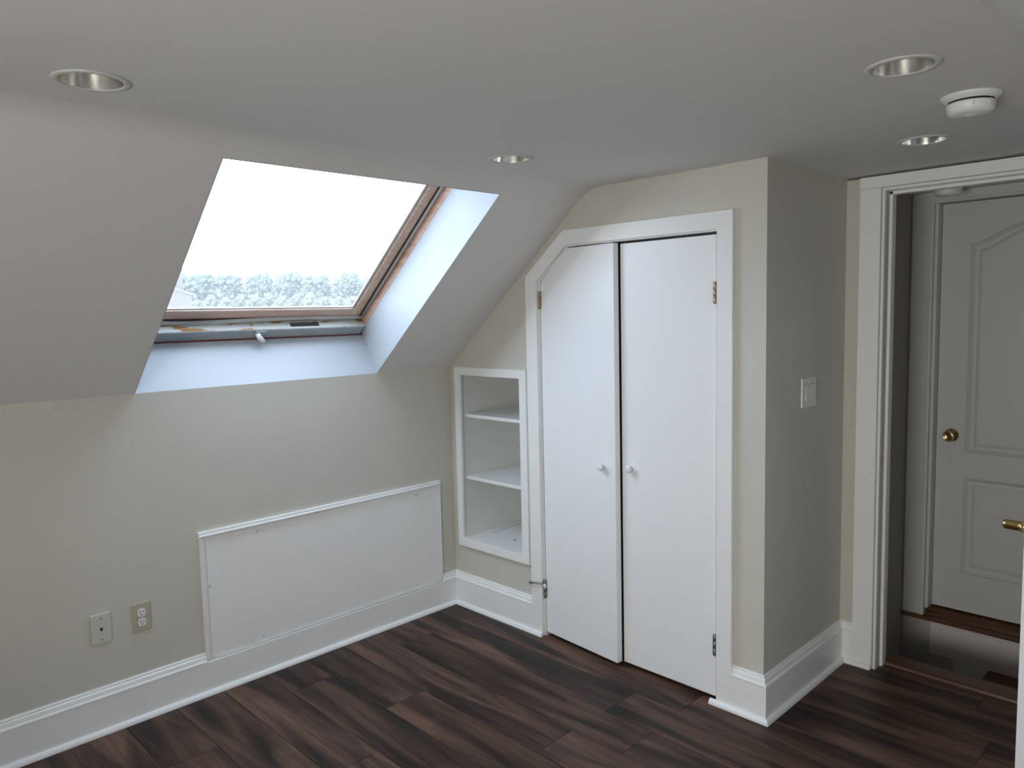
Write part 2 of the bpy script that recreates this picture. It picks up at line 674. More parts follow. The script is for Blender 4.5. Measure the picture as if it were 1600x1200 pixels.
# ---- ceiling: flat part with the downlight holes, and both slopes
LIGHTS = [(-2.022, -1.226), (-0.716, -2.468), (0.157, -2.248), (-0.704, -1.203)]
bm = new()
zslab(bm, [(XG - 0.1, -0.90), (D + 0.12, -0.90), (D + 0.12, -YF - 0.05), (XG - 0.1, -YF - 0.05)], H, H + 0.08,
      [circle(x, y, 0.0655) for x, y in LIGHTS])
SX0, SX1, SW1 = -1.5865, -0.461, 1.168
sbox(bm, (XG - 0.1, SX0), (0, SL), (0, 0.32))
sbox(bm, (SX1, 0.08), (0, SL), (0, 0.32))
sbox(bm, (SX0, SX1), (SW1, SL), (0, 0.32))
# rounded plaster at the fold between slope and flat ceiling
dF, ph = 0.075, math.atan2(H - HK, YS)
rF = dF / math.tan(ph / 2)
cyF, czF = -YS - dF, H - rF
arc = [(cyF + rF * math.sin(ph * i / 14), czF + rF * math.cos(ph * i / 14)) for i in range(15)]
ya_, yb_ = arc[0], arc[-1]
fil = arc + [(yb_[0] + 0.02, yb_[1] + 0.03), (-YS + 0.02, H + 0.03), (ya_[0], H + 0.03)]
nv = len(bm.faces)
A = [bm.verts.new((XG - 0.05, y, z)) for y, z in fil]
B = [bm.verts.new((0.0, y, z)) for y, z in fil]
for i in range(len(fil)):
    j = (i + 1) % len(fil)
    bm.faces.new((A[i], A[j], B[j], B[i]))
mir = lambda p: Vector((p.x, -(YF + YS) - p.y, p.z))
for xa, xb, wa, wb in ((XG - 0.1, RW[0], 0, SL), (RW[1], D + 0.12, 0, SL), (RW[0], RW[1], 0, RW[2]), (RW[0], RW[1], RW[3], SL)):
    hexa(bm, [mir(slope(x, w, o)) for o in (0, 0.2) for x, w in ((xa, wa), (xb, wa), (xb, wb), (xa, wb))])
bmesh.ops.recalc_face_normals(bm, faces=bm.faces[:])
struct('ceiling', bm, M['ceiling'], 'white ceiling sloping down to the knee wall', 'ceiling', org=(0, 0, 0))

w3 = thing('fill_window_3', mir(slope((RW[0] + RW[1]) / 2, RW[2], 0.1)), 'roof window added in the opposite slope behind the camera for fill light', 'skylight', kind='structure')  # small unseen roof window, put in to brighten the knee and return walls
bm = new()
for xa, xb, wa, wb in ((RW[0], RW[0] + 0.05, RW[2], RW[3]), (RW[1] - 0.05, RW[1], RW[2], RW[3]), (RW[0], RW[1], RW[2], RW[2] + 0.05), (RW[0], RW[1], RW[3] - 0.05, RW[3])):
    hexa(bm, [mir(slope(x, w, o)) for o in (0.13, 0.19) for x, w in ((xa, wa), (xb, wa), (xb, wb), (xa, wb))])
bmesh.ops.recalc_face_normals(bm, faces=bm.faces[:])
link('frame', bm, M['white'], w3)
bm = new()
hexa(bm, [mir(slope(x, w, o)) for o in (0.155, 0.16) for x, w in ((RW[0] + 0.04, RW[2] + 0.04), (RW[1] - 0.04, RW[2] + 0.04), (RW[1] - 0.04, RW[3] - 0.04), (RW[0] + 0.04, RW[3] - 0.04))])
bmesh.ops.recalc_face_normals(bm, faces=bm.faces[:])
link('pane', bm, M['glass'], w3)

# ---- skylight reveal boards
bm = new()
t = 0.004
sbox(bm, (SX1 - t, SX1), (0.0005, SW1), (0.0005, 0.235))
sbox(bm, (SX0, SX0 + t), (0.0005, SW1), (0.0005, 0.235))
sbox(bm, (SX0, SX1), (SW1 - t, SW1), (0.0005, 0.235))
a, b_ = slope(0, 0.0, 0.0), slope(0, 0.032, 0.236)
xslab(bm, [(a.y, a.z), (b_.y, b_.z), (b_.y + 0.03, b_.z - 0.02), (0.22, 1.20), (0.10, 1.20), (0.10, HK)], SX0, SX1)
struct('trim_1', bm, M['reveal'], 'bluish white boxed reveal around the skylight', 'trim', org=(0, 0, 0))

# ================================================================== SKYLIGHT
cen = slope((SX0 + SX1) / 2, 0.03, 0.25)
sky = thing('window_1', cen, 'roof skylight with peeling grey wooden frame in the sloped ceiling', 'skylight', kind='structure')
bm = new()
# side and top frame members, bare wood
sbox(bm, (-0.4665, -0.36), (0.0, 1.22), (0.2355, 0.36))
sbox(bm, (-1.69, SX0 - 0.008), (0.0, 1.22), (0.236, 0.36))
sbox(bm, (-1.69, -0.36), (1.16, 1.26), (0.236, 0.36))
sbox(bm, (-1.69, -0.36), (-0.06, 0.06), (0.275, 0.36))
fr = link('frame', bm, M['rawwood'], sky)
fr['label'] = 'bare brown wooden side frame'
bm = new()
# bottom frame block: grey front face, lit upper face with flaking paint
x0, x1 = SX0 + 0.004, -0.4670
w0 = 0.0345
pr = [(w0, 0.222), (0.088, 0.222), (0.090, 0.226), (0.082, 0.285), (w0, 0.285)]
A = [bm.verts.new(slope(x0, w, o)) for w, o in pr]
B = [bm.verts.new(slope(x1 - (0.012 if i in (0, 1) else 0), w, o)) for i, (w, o) in enumerate(pr)]
for i in range(5):
    j = (i + 1) % 5
    f = bm.faces.new((A[i], A[j], B[j], B[i]))
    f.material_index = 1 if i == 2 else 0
bm.faces.new(A)
bm.faces.new(list(reversed(B)))
bmesh.ops.recalc_face_normals(bm, faces=bm.faces[:])
sill = link('bottom_rail', bm, [M['greypaint'], M['peel']], sky)
sill['label'] = 'grey bottom rail with flaking paint'
bm = new()
sbox(bm, (SX0 + 0.004, -0.463), (0.0305, w0), (0.216, 0.24))
link('seal', bm, M['maroon'], sky)
bm = new()
sbox(bm, (-0.866, -0.720), (0.083, 0.0895), (0.236, 0.258))
link('latch_slot', bm, M['slot'], sky)
# weatherstrip: bottom (sagging loose in the middle) and right side
bm = new()
pts = []
for i in range(25):
    x = SX0 + 0.006 + (-0.478 - SX0 - 0.006) * i / 24
    sag = 0.010 * math.exp(-((x + 1.30) / 0.22) ** 2)
    pts.append(slope(x, 0.0985 - sag, 0.276 - sag * 0.4))
tube(bm, pts, 0.0092, 10)
tube(bm, [slope(-0.4760, 0.098, 0.273), slope(-0.4760, 1.15, 0.273)], 0.0066, 10)
tube(bm, [slope(SX0 + 0.010, 0.098, 0.272), slope(SX0 + 0.010, 1.15, 0.272)], 0.0072, 10)
link('weatherstrip', bm, M['gasket'], sky)
bm = new()
sbox(bm, (SX0, -0.4668), (0.060, 0.101), (0.286, 0.30))
sbox(bm, (-0.492, -0.4668), (0.1, 1.17), (0.284, 0.30))
sbox(bm, (SX0, SX0 + 0.03), (0.1, 1.17), (0.282, 0.30))
link('rebate', bm, M['rebate'], sky)
# sash
bm = new()
sbox(bm, (SX0 + 0.02, -0.488), (0.101, 0.150), (0.284, 0.305))
sbox(bm, (SX0 + 0.02, -0.494), (1.11, 1.16), (0.284, 0.305))
sash = link('sash', bm, M['sash'], sky, bevel=0.003)
sash['label'] = 'weathered pinkish wooden sash'
bm = new()
for s in (0, 1):
    xs = (-0.487, -0.529) if s == 0 else (SX0 + 0.02, SX0 + 0.06)
    sbox(bm, xs, (0.108, 1.16), (0.283, 0.305))
link('stile', bm, M['stile'], sash, bevel=0.002)
bm = new()
sbox(bm, (-0.529, -0.5425), (0.148, 1.12), (0.294, 0.3025))
sbox(bm, (SX0 + 0.06, SX0 + 0.0725), (0.148, 1.12), (0.294, 0.3025))
sbox(bm, (SX0 + 0.06, -0.529), (0.148, 0.1545), (0.294, 0.3025))
link('glazing_bead', bm, M['gasket'], sash)
bm = new()
sbox(bm, (SX0 + 0.03, -0.530), (0.148, 1.12), (0.3010, 0.3040))
pane = link('pane', bm, M['glass'], sky)
# turn handle
bm = new()
sbox(bm, (-1.040, -0.990), (0.058, 0.086), (0.214, 0.2225))
hb = link('handle', bm, M['greypaint'], sky, bevel=0.004)
bm = new()
tube(bm, [slope(-1.030, 0.072, 0.214), slope(-1.026, 0.066, 0.200), slope(-1.016, 0.059, 0.192), slope(-1.003, 0.050, 0.187)],
     [0.010, 0.0115, 0.011, 0.0095], 14)
link('lever', bm, M['plastic'], hb)
bm = new()
lathe(bm, [(0.0, 0.0006), (0.0065, 0.0006), (0.0065, 0.0)], slope(-1.003, 0.050, 0.187), slope(-1.003, 0.050, 0.187) - slope(-1.016, 0.059, 0.192), 14)
link('socket', bm, M['dark'], hb)
for hx in (-1.416, -0.637):
    bm = new()
    pts = [slope(hx, 0.028, 0.214)]
    for i in range(13):
        a = math.radians(70 - i * 27)
        pts.append(slope(hx + 0.007 * math.cos(a), 0.016 + 0.008 * math.sin(a), 0.212))
    tube(bm, pts, 0.0015, 8)
    h = link('hook', bm, M['steel'], sky)

# ================================================================== KNEE WALL ACCESS PANEL
pn = thing('access_panel', (-0.74, -0.012, 0.150), 'low white access panel with moulded edge on the knee wall', 'panel')
bm = new()
box(bm, (-1.352, -0.010, 0.150), (-0.110, -0.0005, 0.667))
link('board', bm, M['panel'], pn)
bm = new()
prof = [(0, 0.662), (0.012, 0.662), (0.012, 0.664), (0.020, 0.670), (0.021, 0.676), (0.010, 0.679), (0.010, 0.682), (0.013, 0.684), (0.013, 0.689), (0.0, 0.691)]
sweep(bm, prof, [(-1.380, -0.0005), (-0.103, -0.0005)])
link('top_moulding', bm, M['white'], pn)
bm = new()
xslab_p = [(-1.378, 0.146), (-1.3535, 0.146), (-1.3535, 0.664), (-1.378, 0.664)]
yslab(bm, xslab_p, -0.012, -0.0004)
yslab(bm, [(-1.371, 0.146), (-1.361, 0.146), (-1.361, 0.664), (-1.371, 0.664)], -0.017, -0.012)
link('side_moulding', bm, M['white'], pn, bevel=0.002)
bm = new()
box(bm, (-0.1085, -0.014, 0.165), (-0.103, -0.0004, 0.664))
link('side_moulding', bm, M['white'], pn, bevel=0.0015)
bm = new()
random.seed(3)
pts = []
for i in range(40):
    x = -1.345 + 1.235 * i / 39
    pts.append((x, -0.0145, 0.1475 + random.uniform(-0.0012, 0.0012)))
tube(bm, pts, 0.0028, 6)
link('caulk_line', bm, M['white'], pn)
for sx, sz in ((-1.128, 0.643), (-0.262, 0.640), (-1.124, 0.168), (-0.271, 0.166), (-1.345, 0.455)):
    bm = new()
    lathe(bm, [(0.0, 0.0015), (0.003, 0.001), (0.0036, 0.0)], (sx, -0.010, sz), (0, -1, 0), 12)
    link('nail', bm, M['steel'], pn)

# ================================================================== BASEBOARDS
BT = 0.0201
board = [(0, 0.0), (BT, 0.0), (BT, 0.1390), (BT - 0.002, 0.1405), (0.0, 0.1405)]
cap = [(0, 0.1400), (BT + 0.001, 0.1400), (BT + 0.003, 0.1430), (BT + 0.001, 0.1465), (0.013, 0.1490), (0.0145, 0.1535), (0.012, 0.1640),
       (0.007, 0.1675), (0.0085, 0.1720), (0.0065, 0.1760), (0.0, 0.1775)]
shoe = [(BT - 0.001, 0.0005)] + [(BT + 0.0165 * math.cos(a), 0.0005 + 0.0195 * math.sin(a)) for a in [math.radians(d) for d in range(0, 91, 15)]] + [(BT - 0.001, 0.020)]


def baseboard(name, label, brd, caps, shoes):
    bm = new()
    sweep(bm, board, brd)
    b = struct(name, bm, M['white'], label, 'baseboard')
    for p in caps:
        bm = new()
        sweep(bm, cap, p)
        link('cap_moulding', bm, M['white'], b, smooth=False)
    for p in shoes:
        bm = new()
        sweep(bm, shoe, p)
        link('shoe_moulding', bm, M['white'], b)
    return b


baseboard('baseboard_left', 'tall white baseboard along the knee wall and under the niche',
          [(XG, 0), (0, 0), (0, -0.600)],
          [[(XG, 0), (-1.379, 0)], [(-0.103, 0), (0, 0), (0, -0.5905)]],
          [[(XG, 0), (0, 0), (0, -0.664)]])
baseboard('baseboard_right', 'tall white baseboard wrapping the wall corner between closet and doorway',
          [(0, -1.655), (0, -L), (D, -L), (D, -1.8485)],
          [[(0, -1.6635), (0, -L), (D, -L), (D, -1.8485)]],
          [[(0, -1.574), (0, -L), (D, -L), (D, -1.930)]])

# ================================================================== CLOSET: casing, jamb, doors, dark inside
bm = new()
xslab(bm, [(-0.591, 0.0), (-0.591, 1.730), (-0.831, 1.924), (-1.663, 1.924), (-1.663, 0.0), (-1.598, 0.0), (-1.598, 1.857),
           (-0.845, 1.857), (-0.661, 1.706), (-0.661, 0.0)], -0.020, -0.0005)
cas = struct('trim_2', bm, M['white'], 'white casing with one clipped corner around the closet doors', 'trim', bevel=0.0015)
bm = new()
xslab(bm, [(-0.651, 0.0), (-0.651, 1.7125), (-0.8385, 1.8675), (-1.604, 1.8675), (-1.604, 0.0), (-1.587, 0.0), (-1.587, 1.852),
           (-0.8445, 1.852), (-0.667, 1.7045), (-0.667, 0.0)], 0.0, 0.0795)
link('jamb', bm, M['white'], cas)
bm = new()
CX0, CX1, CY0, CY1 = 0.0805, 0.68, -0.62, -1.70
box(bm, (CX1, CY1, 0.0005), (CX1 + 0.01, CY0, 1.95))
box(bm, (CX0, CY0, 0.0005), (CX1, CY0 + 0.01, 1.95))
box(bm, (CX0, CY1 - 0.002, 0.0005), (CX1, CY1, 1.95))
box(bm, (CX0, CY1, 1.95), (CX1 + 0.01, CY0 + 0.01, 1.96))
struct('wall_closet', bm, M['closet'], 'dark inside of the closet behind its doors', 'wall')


def hinge(parent, p, h, m, ang=0.0):
    """butt hinge: knuckle barrel with leaf strip"""
    bm = new()
    x, y, z = p
    lathe(bm, [(0.0, -h / 2 - 0.004), (0.003, -h / 2 - 0.003), (0.0055, -h / 2), (0.0055, -h / 6 - 0.0008), (0.0048, -h / 6), (0.0055, -h / 6 + 0.0008),
               (0.0055, h / 6 - 0.0008), (0.0048, h / 6), (0.0055, h / 6 + 0.0008), (0.0055, h / 2), (0.003, h / 2 + 0.003), (0.0, h / 2 + 0.004)],
          (x, y, z), (0, 0, 1), 16)
    box(bm, (x + 0.002, y - 0.009, z - h / 2), (x + 0.0048, y + 0.009, z + h / 2))
    return link('hinge', bm, m, parent)


def knob(parent, p, axis):
    bm = new()
    lathe(bm, [(0.0, 0.0), (0.010, 0.0), (0.0105, 0.004), (0.0075, 0.006), (0.0072, 0.009), (0.0120, 0.012), (0.0168, 0.016),
               (0.0176, 0.020), (0.0160, 0.025), (0.0100, 0.0275), (0.0, 0.028)], p, axis, 24)
    return link('knob', bm, M['plastic'], parent)


# left leaf, ajar: hinged at y=-0.670, free edge swung 4 cm into the room
hy, ang = -0.671, math.radians(4.7)
d1 = thing('door_1', (0, hy, 0.021), 'narrow white closet door with clipped top corner, standing slightly ajar', 'closet door', kind='structure')
WL = 0.4555


def leaf(s, n, z):
    """s along the leaf from hinge, n behind its face"""
    return Vector((-s * math.sin(ang) + n * math.cos(ang) + 0.001, hy - s * math.cos(ang) - n * math.sin(ang), z))


bm = new()
slab(bm, [(0, 0.021), (0, 1.7005), (0.172, 1.8445), (WL, 1.8445), (WL, 0.021)], lambda s, z: leaf(s, 0, z), lambda s, z: leaf(s, 0.031, z))
leaf1 = link('panel', bm, M['door'], d1, bevel=0.0012)
nrm = -(leaf(0, 1, 0) - leaf(0, 0, 0))
knob(d1, leaf(0.387, 0, 0.888), nrm)
hinge(d1, (-0.004, -0.666, 1.620), 0.075, M['oldbrass'])
h2 = hinge(d1, (-0.004, -0.667, 0.232), 0.082, M['steel'])
# hinge-pin door stop with rubber tips
bm = new()
tube(bm, [(-0.006, -0.668, 0.266), (-0.022, -0.664, 0.266), (-0.030, -0.645, 0.263), (-0.035, -0.595, 0.258)], 0.0035, 10)
lathe(bm, [(0.0, 0.0), (0.009, 0.0), (0.009, 0.006), (0.0, 0.006)], (-0.005, -0.667, 0.274), (0, 0, 1), 14)
tube(bm, [(-0.033, -0.595, 0.258), (-0.0225, -0.592, 0.244)], 0.0035, 8)
lathe(bm, [(0.0, 0.006), (0.007, 0.005), (0.0075, 0.0), (0.0, -0.001)], (-0.033, -0.595, 0.258), (-1, 0.4, 0.2), 14)
ds = link('hinge_stop', bm, M['steel'], d1)
bm = new()
tube(bm, [(-0.010, -0.668, 0.258), (-0.016, -0.681, 0.252)], [0.006, 0.0075], 12)
b_ = link('rubber_tip', bm, M['plastic'], ds)
b_['label'] = 'white rubber bumper tip'

d2 = thing('door_2', (0, -1.585, 0.021), 'plain white closet door, right leaf hinged beside the wall corner', 'closet door', kind='structure')
bm = new()
box(bm, (0.0, -1.584, 0.021), (0.034, -1.1340, 1.8405))
link('panel', bm, M['door'], d2, bevel=0.0012)
knob(d2, (0.0, -1.181, 0.890), (-1, 0, 0))
hinge(d2, (-0.004, -1.581, 1.621), 0.078, M['oldbrass'])
hinge(d2, (-0.004, -1.582, 0.233), 0.084, M['steel'])

# ================================================================== NICHE SHELVES
nb = thing('niche_bookcase', (0.24, -0.31, 0.33), 'white built-in shelf niche with three compartments beside the closet doors', 'bookcase')
bm = new()
xslab(bm, [(-0.048, 0.330), (-0.576, 0.333), (-0.577, 1.290), (-0.049, 1.289)], -0.016, -0.0005,
      [[(-0.088, 0.376), (-0.529, 0.377), (-0.5305, 1.247), (-0.0935, 1.247)]])
link('face_frame', bm, M['white'], nb, bevel=0.0015)
NX = 0.50
bm = new()
box(bm, (0.001, -0.0775, 0.3605), (NX, -0.0665, 1.2615))
link('side_panel', bm, M['niche'], nb)
bm = new()
box(bm, (0.001, -0.5445, 0.3605), (NX, -0.534, 1.2615))
link('side_panel', bm, M['niche'], nb)
bm = new()
box(bm, (NX, -0.5445, 0.3605), (NX + 0.01, -0.0665, 1.2615))
link('back_panel', bm, M['niche'], nb)
bm = new()
box(bm, (0.001, -0.5335, 1.2505), (NX - 0.0005, -0.078, 1.2615))
link('top_panel', bm, M['niche'], nb)
bm = new()
box(bm, (0.001, -0.5335, 0.3605), (NX - 0.0005, -0.078, 0.3740))
bt = link('bottom_panel', bm, M['white'], nb)
bm = new()
box(bm, (0.15, -0.1335, 0.3735), (0.47, -0.1310, 0.3744))
link('crack', bm, M['slot'], bt)
bm = new()
lathe(bm, [(0.0, 0.0), (0.008, 0.0), (0.008, -0.0004)], (0.136, -0.325, 0.3745), (0, 0, 1), 20)
link('cable_hole', bm, M['slot'], bt)
for z in (1.0205, 0.6865):
    bm = new()
    box(bm, (0.028, -0.5335, z), (NX - 0.0005, -0.078, z + 0.0175))
    link('shelf', bm, M['white'], nb, bevel=0.002)

# ================================================================== WALL PLATES
op = thing('wall_outlet', (-1.617, 0, 0.349), 'almond duplex power outlet with white sockets on the knee wall', 'outlet')
bm = new()
box(bm, (-1.652, -0.006, 0.349), (-1.582, -0.0003, 0.463))
link('plate', bm, M['almond'], op, bevel=0.003, seg=3)
for dz in (0.0195, -0.0195):
    z = 0.406 + dz
    bm = new()
    c = [(-1.617 + max(-0.0145, min(0.0145, 0.0172 * math.cos(a))), z + max(-0.0165, min(0.0165, 0.0172 * math.sin(a)))) for a in [2 * math.pi * i / 36 for i in range(36)]]
    yslab(bm, c, -0.0085, -0.0058)
    rc = link('receptacle', bm, M['plastic'], op)
    for dx, w, h, oz in ((-0.0062, 0.0012, 0.0045, 0.003), (0.0062, 0.0012, 0.0036, 0.003)):
        bm = new()
        box(bm, (-1.617 + dx - w, -0.0088, z + oz - h), (-1.617 + dx + w, -0.0082, z + oz + h))
        link('slot', bm, M['slot'], rc)
    bm = new()
    yslab(bm, circle(-1.617, z - 0.0085, 0.0026, 16), -0.0088, -0.0082)
    link('ground_hole', bm, M['slot'], rc)
bm = new()
lathe(bm, [(0.0, 0.0013), (0.0028, 0.001), (0.0034, 0.0)], (-1.617, -0.006, 0.406), (0, -1, 0), 16)
link('screw', bm, M['almond'], op)

pp = thing('phone_jack_plate', (-1.762, 0, 0.348), 'off-white phone jack wall plate left of the almond outlet', 'wall plate')
bm = new()
box(bm, (-1.798, -0.007, 0.3485), (-1.727, -0.0003, 0.4630))
link('plate', bm, M['phone'], pp, bevel=0.003, seg=3)
bm = new()
yslab(bm, [(-1.7680, 0.4085), (-1.7570, 0.4085), (-1.7570, 0.4020), (-1.7600, 0.3985), (-1.7600, 0.3960), (-1.7650, 0.3960), (-1.7650, 0.3985), (-1.7680, 0.4020)], -0.0075, -0.0065)
link('jack', bm, M['slot'], pp)
for z in (0.446, 0.363):
    bm = new()
    lathe(bm, [(0.0, 0.0012), (0.0026, 0.001), (0.0032, 0.0)], (-1.7625, -0.007, z), (0, -1, 0), 16)
    link('screw', bm, M['steel'], pp)

sw = thing('light_switch', (0.351, -L, 1.163), 'white double rocker light switch on the shaded wall', 'light switch')
bm = new()
ys = -L
yslab(bm, [(0.288, 1.1635), (0.418, 1.1625), (0.418, 1.2795), (0.287, 1.2795)], ys - 0.0065, ys - 0.0003)
link('plate', bm, M['plastic'], sw, bevel=0.003, seg=3)
for cx in (0.330, 0.376):
    bm = new()
    xslab(bm, [(ys - 0.0062, 1.1885), (ys - 0.0062, 1.2545), (ys - 0.0075, 1.2545), (ys - 0.0085, 1.2215), (ys - 0.0115, 1.1885)], cx - 0.0165, cx + 0.0165)
    rk = link('rocker', bm, M['plastic'], sw, bevel=0.0008)
    bm = new()
    box(bm, (cx - 0.0180, ys - 0.0068, 1.1868), (cx + 0.0180, ys - 0.0064, 1.2562))
    link('rocker_gap', bm, M['slot'], rk)
for sx, sz in ((0.330, 1.268), (0.376, 1.268), (0.330, 1.174), (0.376, 1.174)):
    bm = new()
    lathe(bm, [(0.0, 0.001), (0.0024, 0.0008), (0.003, 0.0)], (sx, ys - 0.0065, sz), (0, -1, 0), 14)
    link('screw', bm, M['plastic'], sw)

# ================================================================== CEILING FITTINGS
LBL = ['recessed downlight with silver reflector, the one at the left, nearest the skylight slope',
       'recessed downlight with silver reflector, large one beside the smoke alarm',
       'recessed downlight with silver reflector, between smoke alarm and doorway',
       'small far recessed downlight with silver reflector, above the skylight corner']
x, y = LIGHTS[0]
dl = thing('recessed_light', (x, y, H), LBL[0], 'downlight', 'recessed ceiling downlights')
bm = new()
lathe(bm, [(0.0645, -0.0005), (0.0785, -0.0005), (0.0785, -0.0020), (0.0765, -0.0042), (0.0660, -0.0048), (0.0635, -0.0030)], (x, y, H), (0, 0, 1), 64, closed=True)
link('trim_ring', bm, M['ring'], dl)
bm = new()
lathe(bm, [(0.0638, -0.002), (0.0630, 0.004), (0.0600, 0.045), (0.0530, 0.085), (0.0400, 0.112), (0.030, 0.118), (0.0, 0.119)], (x, y, H), (0, 0, 1), 64)
link('reflector', bm, M['reflector'], dl)
bm = new()
lathe(bm, [(0.0, 0.072), (0.012, 0.074), (0.024, 0.086), (0.026, 0.098), (0.018, 0.114), (0.016, 0.1175)], (x, y, H), (0, 0, 1), 32)
link('bulb', bm, M['plastic'], dl)
for (x, y), lb in zip(LIGHTS[1:], LBL[1:]):
    dup(dl, (x, y, H), lb)

sx, sy = -0.318, -2.503
sm = thing('smoke_alarm', (sx, sy, H), 'round white smoke alarm on the ceiling above the open doorway', 'smoke alarm')
bm = new()
lathe(bm, [(0.0, -0.0003), (0.0700, -0.0003), (0.0705, -0.004), (0.0680, -0.008), (0.0610, -0.0115), (0.0585, -0.0150), (0.0, -0.0150)], (sx, sy, H), (0, 0, 1), 64)
link('base', bm, M['plastic'], sm)
bm = new()
lathe(bm, [(0.0525, -0.0148), (0.0525, -0.0215), (0.0, -0.0215)], (sx, sy, H), (0, 0, 1), 48)
link('gap', bm, M['dark'], sm)
bm = new()
lathe(bm, [(0.0, -0.0205), (0.0555, -0.0205), (0.0560, -0.024), (0.0535, -0.040), (0.0470, -0.0475), (0.0330, -0.0500), (0.012, -0.0500), (0.010, -0.0525), (0.0, -0.0525)], (sx, sy, H), (0, 0, 1), 64)
cv = link('cover', bm, M['plastic'], sm)
for a in (200, 245, 290):
    bm = new()
    ra = math.radians(a)
    hexa(bm, [(sx + r * math.cos(ra + da), sy + r * math.sin(ra + da), H + z) for z in (-0.034, -0.0205) for r, da in ((0.052, -0.02), (0.0565, -0.02), (0.0565, 0.02), (0.052, 0.02))])
    link('vent_notch', bm, M['ring'], cv)

# ================================================================== DOORWAY
bm = new()
ztop = H - 0.0095
xslab(bm, [(-1.8485, 0.0), (-1.8485, 2.0345), (-1.931, 2.0345), (-1.931, 0.0)], D - 0.020, D - 0.0005)
xslab(bm, [(-2.722, 0.0), (-2.722, 2.0345), (-2.7975, 1.972), (-2.7975, 0.0)], D - 0.020, D - 0.0005)
dcs = struct('trim_3', bm, M['white'], 'white flat casing of the open doorway beside the shaded wall', 'trim', bevel=0.0012)
bm = new()
xslab(bm, [(-1.8475, 2.0355), (-1.8475, ztop), (-YF - 0.012, ztop - 0.002), (-2.735, 2.0355)], D - 0.0205, D - 0.0005)
link('head_casing', bm, M['white'], dcs, bevel=0.0012)
bm = new()
# jamb lining, stepped: edge strip, reveal, door stop
JX = D + 0.12
for a, b, x0, x1 in ((-1.934, -1.9445, D - 0.012, D + 0.1205), (-1.9445, -1.9565, D + 0.040, D + 0.080)):
    box(bm, (x0, a, 0.0), (x1, b, 2.022))
box(bm, (D - 0.012, -2.7075, 0.0), (D + 0.1205, -2.716, 2.022))
box(bm, (D - 0.012, -1.934, 2.022), (D + 0.1205, -2.716, 2.0335))
box(bm, (D + 0.040, -1.9445, 2.010), (D + 0.080, -2.7075, 2.022))
link('jamb', bm, M['white'], dcs, bevel=0.001)
bm = new()
box(bm, (D + 0.004, -1.9455, 0.885), (D + 0.030, -1.9445, 0.955))
sp = link('strike_plate', bm, M['oldbrass'], dcs)
# threshold
bm = new()
prof = [(0.772, 0.0), (0.776, 0.010), (0.786, 0.013), (0.850, 0.013), (0.876, 0.012), (0.885, 0.006), (0.885, -0.022), (0.831, -0.022), (0.831, 0.0)]
yslab(bm, prof, -2.7065, -1.9455)
struct('trim_4', bm, M['oak'], 'brown wooden threshold strip across the open doorway', 'threshold')

# the room's own door, swung open towards the camera
dh = Vector((D - 0.012, -2.700, 0))
de = Vector((-0.045, -2.604, 0))
u = (de - dh).normalized()
n = Vector((-u.y, u.x, 0))
if n.y < 0:
    n = -n
d4 = thing('door_4', (dh.x, dh.y, 0.012), 'white room door swung open at the right edge, seen edge-on', 'door', kind='structure')
LW = (de - dh).length
dp = lambda s, q, z: Vector((dh.x, dh.y, 0)) + u * s + n * (q - 0.0) + Vector((0, 0, z))
bm = new()
slab(bm, [(0.004, 0.012), (LW, 0.012), (LW, 2.005), (0.004, 2.005)], lambda s, z: dp(s, 0, z), lambda s, z: dp(s, -0.035, z))
link('panel', bm, M['door'], d4, bevel=0.0015)
for sgn, q in ((1, 0.0), (-1, -0.035)):
    bm = new()
    lathe(bm, [(0.0, 0.0), (0.030, 0.0), (0.030, 0.003), (0.022, 0.007), (0.013, 0.009), (0.0125, 0.020), (0.0165, 0.021), (0.0165, 0.026), (0.0135, 0.028),
               (0.0138, 0.032), (0.0142, 0.062), (0.0135, 0.071), (0.011, 0.074), (0.0, 0.075)], dp(LW - 0.058, q, 0.898), n * sgn, 32)
    link('knob', bm, M['brass'], d4)
for z in (0.25, 1.75):
    bm = new()
    lathe(bm, [(0.0, -0.045), (0.0055, -0.045), (0.0055, 0.045), (0.0, 0.045)], dp(0.0, 0.006, z), (0, 0, 1), 14)
    link('hinge', bm, M['oldbrass'], d4)

# ================================================================== STAIRWELL BEYOND THE DOORWAY
XW = 1.470
YR = -2.95
bm = new()
box(bm, (D + 0.1205, -1.805, -1.20), (XW + 0.80, -1.70, H))
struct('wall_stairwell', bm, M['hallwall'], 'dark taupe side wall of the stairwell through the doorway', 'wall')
bm = new()
FY0, FY1 = -1.918, -2.650
xslab(bm, [(-1.805, 0.0), (-1.805, H), (YR, H), (YR, 0.0), (FY1 - 0.012, 0.0), (FY1 - 0.012, 2.055), (FY0 + 0.012, 2.055), (FY0 + 0.012, 0.0)], XW, XW + 0.12)
box(bm, (XW, YR, -1.20), (XW + 0.12, -1.805, -0.0005))
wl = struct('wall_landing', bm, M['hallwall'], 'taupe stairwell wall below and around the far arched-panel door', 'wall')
bm = new()
xslab(bm, [(-1.936, -0.018), (-1.935, -0.192), (-1.985, -0.190), (-2.022, -0.190), (-2.036, -0.197), (-2.043, -0.214), (-2.047, -0.60), (YR + 0.01, -0.60), (YR + 0.01, -0.018)], XW - 0.0015, XW - 0.0002)
pt = link('paint_patch', bm, M['hallpatch'], wl)
pt['label'] = 'paler unpainted patch with ragged left edge'
bm = new()
box(bm, (D + 0.1205, YR - 0.1, -1.2), (XW + 0.80, YR, H))
box(bm, (D, YR, -1.20), (D + 0.1195, -1.70, -0.081))
box(bm, (D, YR - 0.1, -1.30), (XW + 0.12, -1.70, -1.20))
box(bm, (XW + 0.70, YR - 0.1, -0.2), (XW + 0.80, -1.70, H))
